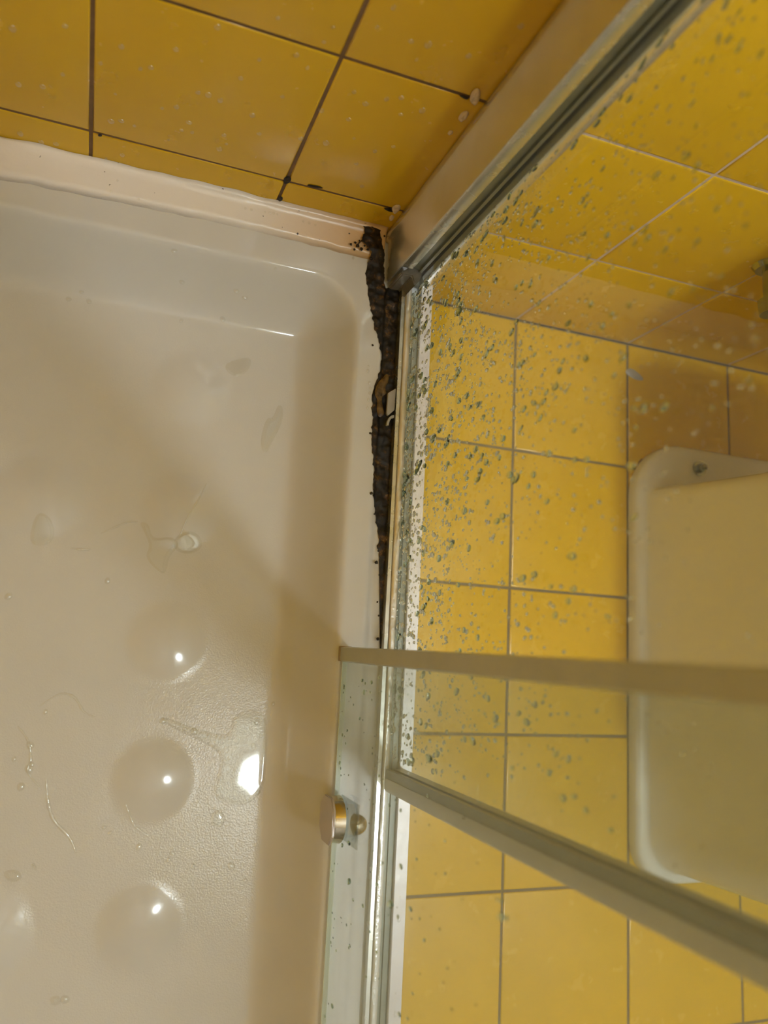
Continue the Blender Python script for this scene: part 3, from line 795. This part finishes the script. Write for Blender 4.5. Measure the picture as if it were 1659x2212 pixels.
def dome_bm(rx, ry, h, seg=14, rings=4, seed=0, closed=True):
    """water drop lying in its local xy plane, bulging to +z"""
    bm = bmesh.new()
    prev = None
    for r in range(rings):
        a = math.pi / 2 * r / rings
        ring = []
        for k in range(seg):
            th = 2 * math.pi * k / seg
            wob = 1 + 0.13 * noise.noise(Vector((math.cos(th) * 1.3, math.sin(th) * 1.3, seed * 7.1)))
            ring.append(bm.verts.new((rx * wob * math.cos(th) * math.cos(a), ry * wob * math.sin(th) * math.cos(a), h * math.sin(a))))
        if prev:
            for k in range(seg):
                bm.faces.new((prev[k], prev[(k + 1) % seg], ring[(k + 1) % seg], ring[k]))
        elif closed:
            bm.faces.new(ring[::-1])
        prev = ring
    top = bm.verts.new((0, 0, h))
    for k in range(seg):
        bm.faces.new((prev[k], prev[(k + 1) % seg], top))
    return bm

def proto_mesh(name, bm, mat):
    me = bpy.data.meshes.new(name)
    bm.to_mesh(me); bm.free()
    me.polygons.foreach_set('use_smooth', [len(p.vertices) <= 4 for p in me.polygons])
    me.materials.append(mat)
    return me
flat = [proto_mesh('water_bead', dome_bm(1, 1, 0.55, seed=s, closed=False), M['bead']) for s in range(4)]
glassd = [proto_mesh('water_drop', dome_bm(1, 1, 0.6, seed=s + 9), M['drop']) for s in range(6)]

def bead(name, me, loc, rot, scale, label, cat, group):
    o = bpy.data.objects.new(name, me)
    col.objects.link(o)
    o.matrix_world = Matrix.Translation(loc) @ rot @ Matrix.Diagonal((*scale, 1))
    return tag(o, label, cat, group)

ident = Matrix.Identity(4)
tb = [(-0.0293, -0.4603), (0.0650, -0.4367), (0.0038, -0.1193), (0.0125, -0.1274), (-0.0086, -0.1291), (0.1142, -0.1300), (0.0945, -0.0773), (0.1083, -0.0956), (0.1693, -0.0943), (0.0193, -0.5752), (0.0088, -0.6083), (0.0123, -0.6273), (0.0050, -0.6487), (0.0103, -0.6318), (-0.0046, -0.6219), (0.2390, -0.5815), (0.2449, -0.5965), (0.2374, -0.6075), (0.2471, -0.6510), (0.2455, -0.6569), (0.2558, -0.5609), (0.1713, -0.5925), (0.1612, -0.5902), (0.1371, -0.5823), (0.1251, -0.7099), (0.0951, -0.6953), (0.0886, -0.6897), (0.1601, -0.7180), (0.1569, -0.7239), (0.1830, -0.7314), (0.2234, -0.7330), (0.2397, -0.7479), (0.0690, -0.8506), (0.1605, -0.1195), (0.1807, -0.0978)]
for i, (x, y) in enumerate(tb):
    r = rnd.uniform(0.002, 0.0040)
    bead('water_bead', flat[i % 4], Vector((x, y, tray_h(x, y) + 0.0002)), Matrix.Rotation(rnd.uniform(0, 6), 4, 'Z'), (r * 1.2, r, r * 0.9),
         'small clear bead of water lying loose on the tray', 'water bead', 'loose beads on the tray')
# row of beads on the silicone
for (x, y) in [(0.1654, -0.0151), (0.1722, -0.0150), (0.1875, -0.0139), (0.1933, -0.0136), (0.1975, -0.0130), (0.2018, -0.0131), (0.2323, -0.0140), (0.2395, -0.0145), (0.2468, -0.0150), (0.0523, -0.0336), (0.0290, -0.0182), (0.0240, -0.0325)]:
    r = rnd.uniform(0.0012, 0.0020)
    bead('water_bead', flat[1], Vector((x, y, 0.1537)), ident, (r, r, r), 'tiny clear bead of water sitting on the white silicone', 'water bead', 'beads on the silicone')

for (x, y) in [(0.3225, -0.1720), (0.3222, -0.1777), (0.3248, -0.1918), (0.3263, -0.1982), (0.3260, -0.2039), (0.3248, -0.2118), (0.3243, -0.2219), (0.2959, -0.0432), (0.2063, -0.0748)]:
    r = rnd.uniform(0.0012, 0.0019)
    bead('water_bead', flat[2], Vector((x, y, tray_h(x, y) + 0.0002)), ident, (r, r * 1.4, r), 'tiny bright bead of water on the tray rim beside the mouldy gap', 'water bead', 'beads on the tray rim')

# drops on the yellow wall inside the shower
ROTW = Matrix.Rotation(math.pi / 2, 4, 'X')       # local z -> -y
spots = [(-0.0625, 0.3186), (-0.0246, 0.2773), (-0.0631, 0.2457), (-0.0423, 0.2524), (-0.0669, 0.1668), (-0.0478, 0.1611), (-0.0335, 0.1643), (-0.0213, 0.3402), (0.0072, 0.3065), (0.0208, 0.2703), (0.0235, 0.3351), (0.0404, 0.3141), (0.0490, 0.3198), (0.0672, 0.3512), (0.0920, 0.3046), (0.1012, 0.3054), (0.1126, 0.3024), (0.0893, 0.2580), (0.0756, 0.2757), (0.0631, 0.2679), (0.0736, 0.2212), (0.0840, 0.2426), (0.0942, 0.2434), (0.1242, 0.2525), (0.1235, 0.2279), (0.0184, 0.2270), (0.0277, 0.2320), (0.0311, 0.1740), (0.0153, 0.1597), (0.0400, 0.2293), (0.1287, 0.2394), (0.1560, 0.2695), (0.1442, 0.2942), (0.1248, 0.3396), (0.1646, 0.3315), (0.1635, 0.3873), (0.1762, 0.3764), (0.1811, 0.4111), (0.1835, 0.4295), (0.2162, 0.4440), (0.2211, 0.4675), (0.2468, 0.4414), (0.2613, 0.4435), (0.2590, 0.4243), (0.2230, 0.3646), (0.2376, 0.3544), (0.2530, 0.3682), (0.2646, 0.3755), (0.2887, 0.3673), (0.2726, 0.3543), (0.2300, 0.3269), (0.2438, 0.3022), (0.2838, 0.3063), (0.2695, 0.2915), (0.2592, 0.2637), (0.2774, 0.2284), (0.2027, 0.3280), (0.2204, 0.2834), (0.1956, 0.2799), (0.1354, 0.3688), (0.0964, 0.3908), (0.1397, 0.4205), (0.3207, 0.4914), (0.2971, 0.4460)]
for i, (x, z) in enumerate(spots):
    r = rnd.uniform(0.0016, 0.0034)
    bead('wall_droplet', flat[i % 4], Vector((x, -0.0003, z)), ROTW, (r, r * rnd.uniform(0.8, 1.3), r * 1.0),
         'small clear droplet clinging to the glazed yellow wall tiles inside the shower', 'water droplet', 'droplets on the shower wall tiles')

# drops on the panes: local z -> -x (bulging into the shower), local y -> world z
ROTP = Matrix(((0, 0, -1, 0), (1, 0, 0, 0), (0, 1, 0, 0), (0, 0, 0, 1)))
def gauss_drop(rr, lo, hi, mu, sg):
    return min(hi, max(lo, rr.lognormvariate(mu, sg)))
r2 = random.Random(5)
drops = []
for _ in range(6400):
    u = r2.random(); z = 0.160 + 0.56 * (r2.random() ** 1.45)
    y = -0.075 - 0.535 * r2.random()
    dens = 1.0
    if z > 0.30 and y < -0.35: dens = 0.4
    if y < -0.40: dens *= 0.5
    if z > 0.45: dens *= 0.55
    if noise.noise(Vector((y * 14, z * 14, 0))) < -0.28: dens *= 0.35
    if r2.random() > dens: continue
    ry = gauss_drop(r2, 0.0005, 0.0036, math.log(0.00122), 0.52) * (1.12 - 0.9 * (z - 0.16))
    drops.append((ry, y, z, ry * r2.uniform(1.0, 2.0)))
for _ in range(700):      # rows of fine spray that ran down slanting
    z0 = 0.17 + 0.4 * r2.random(); y0 = -0.1 - 0.45 * r2.random()
    if r2.random() < 0.06:
        for k in range(9):
            drops.append((r2.uniform(0.0005, 0.0014), y0 - k * 0.004 * r2.uniform(.6, 1.3), z0 + k * 0.009 * r2.uniform(.6, 1.3), r2.uniform(0.0006, 0.0022)))
for _ in range(420):      # sparser drops farther from the wall
    y = -0.22 - 0.38 * r2.random(); z = 0.19 + 0.33 * r2.random()
    ry = gauss_drop(r2, 0.0006, 0.0030, math.log(0.00125), 0.45)
    drops.append((ry, y, z, ry * r2.uniform(1.1, 2.0)))
drops.sort(key=lambda d: -(d[0] * d[3]) / (0.98 - d[2]) ** 2)
def zone(y, z):
    # what stands behind the drop as seen from inside the shower
    k = (0.3695 - 0.048) / 1.0
    dz = 0.9797 - z
    # ray from the standing viewer through the drop down to the floor
    t = 0.9797 / dz
    fx = 0.048 + (0.3695 - 0.048) * t; fy = -0.4945 + (y + 0.4945) * t
    if fy > 0: return 'wall'
    if z < 0.175: return 'rail'
    if fx > 0.80 and -0.74 < fy < -0.16: return 'toilet'
    return 'floor'
ZL = {'wall': ('clear water drop on the fixed pane, seen against the yellow wall tiles', 'pane drops against the wall'),
      'rail': ('clear water drop low on the fixed pane, just above the bottom rail', 'pane drops above the rail'),
      'toilet': ('clear water drop on the fixed pane, seen against the white toilet foot', 'pane drops against the toilet'),
      'floor': ('clear water drop on the fixed pane, seen against the yellow floor tiles', 'pane drops against the floor')}
def pane_rot(a): return ROTP @ Matrix.Rotation(a, 4, 'Z')
for i, (ry, y, z, rz) in enumerate(drops[:300]):
    lab, grp = ZL[zone(y, z)]
    bead('water_drop', glassd[i % 6], Vector((FX0 - 0.00015, y, z)), pane_rot(r2.uniform(-0.5, 0.3)), (ry, rz, min(ry, rz) * r2.uniform(0.7, 1.0)), lab, 'water drop', grp)
bm = bmesh.new()
for i, (ry, y, z, rz) in enumerate(drops[300:]):
    d = dome_bm(ry, rz, min(ry, rz) * 0.5, seg=9, rings=3, seed=i % 23)
    d.transform(Matrix.Translation((FX0 - 0.00015, y, z)) @ pane_rot(r2.uniform(-0.5, 0.3)))
    me = bpy.data.meshes.new('tmp'); d.to_mesh(me); d.free(); bm.from_mesh(me); bpy.data.meshes.remove(me)
tag(link('fine_droplets', bm, M['drop'], smooth=True), 'fine spray of tiny droplets between the bigger drops on the fixed pane', 'droplets', kind='stuff')

# drops on the door pane
dd = []
for _ in range(190):
    y = -0.52 - 0.40 * r2.random() ** 1.3; z = 0.165 + 0.36 * r2.random() ** 1.5
    ry = gauss_drop(r2, 0.0006, 0.0032, math.log(0.0011), 0.5)
    dd.append((ry, y, z, ry * r2.uniform(1.1, 2.2)))
dd.sort(key=lambda d: -d[0] * d[3])
for i, (ry, y, z, rz) in enumerate(dd):
    bead('door_drop', glassd[i % 6], Vector((DX0 - 0.00015, y, z)), pane_rot(r2.uniform(-0.4, 0.2)), (ry, rz, min(ry, rz) * 0.8),
         'clear water drop clinging to the sliding glass door', 'water drop', 'drops on the sliding door')
# beads on the rail in front of the door guide
for i in range(36):
    y = -0.66 - 0.40 * r2.random(); x = r2.choice((0.3645, 0.3645, 0.389))
    r = r2.uniform(0.0008, 0.0020)
    bead('rail_bead', flat[i % 4], Vector((x + r2.uniform(-0.001, 0.001), y, 0.1606 if x < 0.37 else 0.1573)), ident, (r, r * 1.5, r), 'bead of water on the bottom rail behind the sliding door', 'water bead', 'beads on the bottom rail')
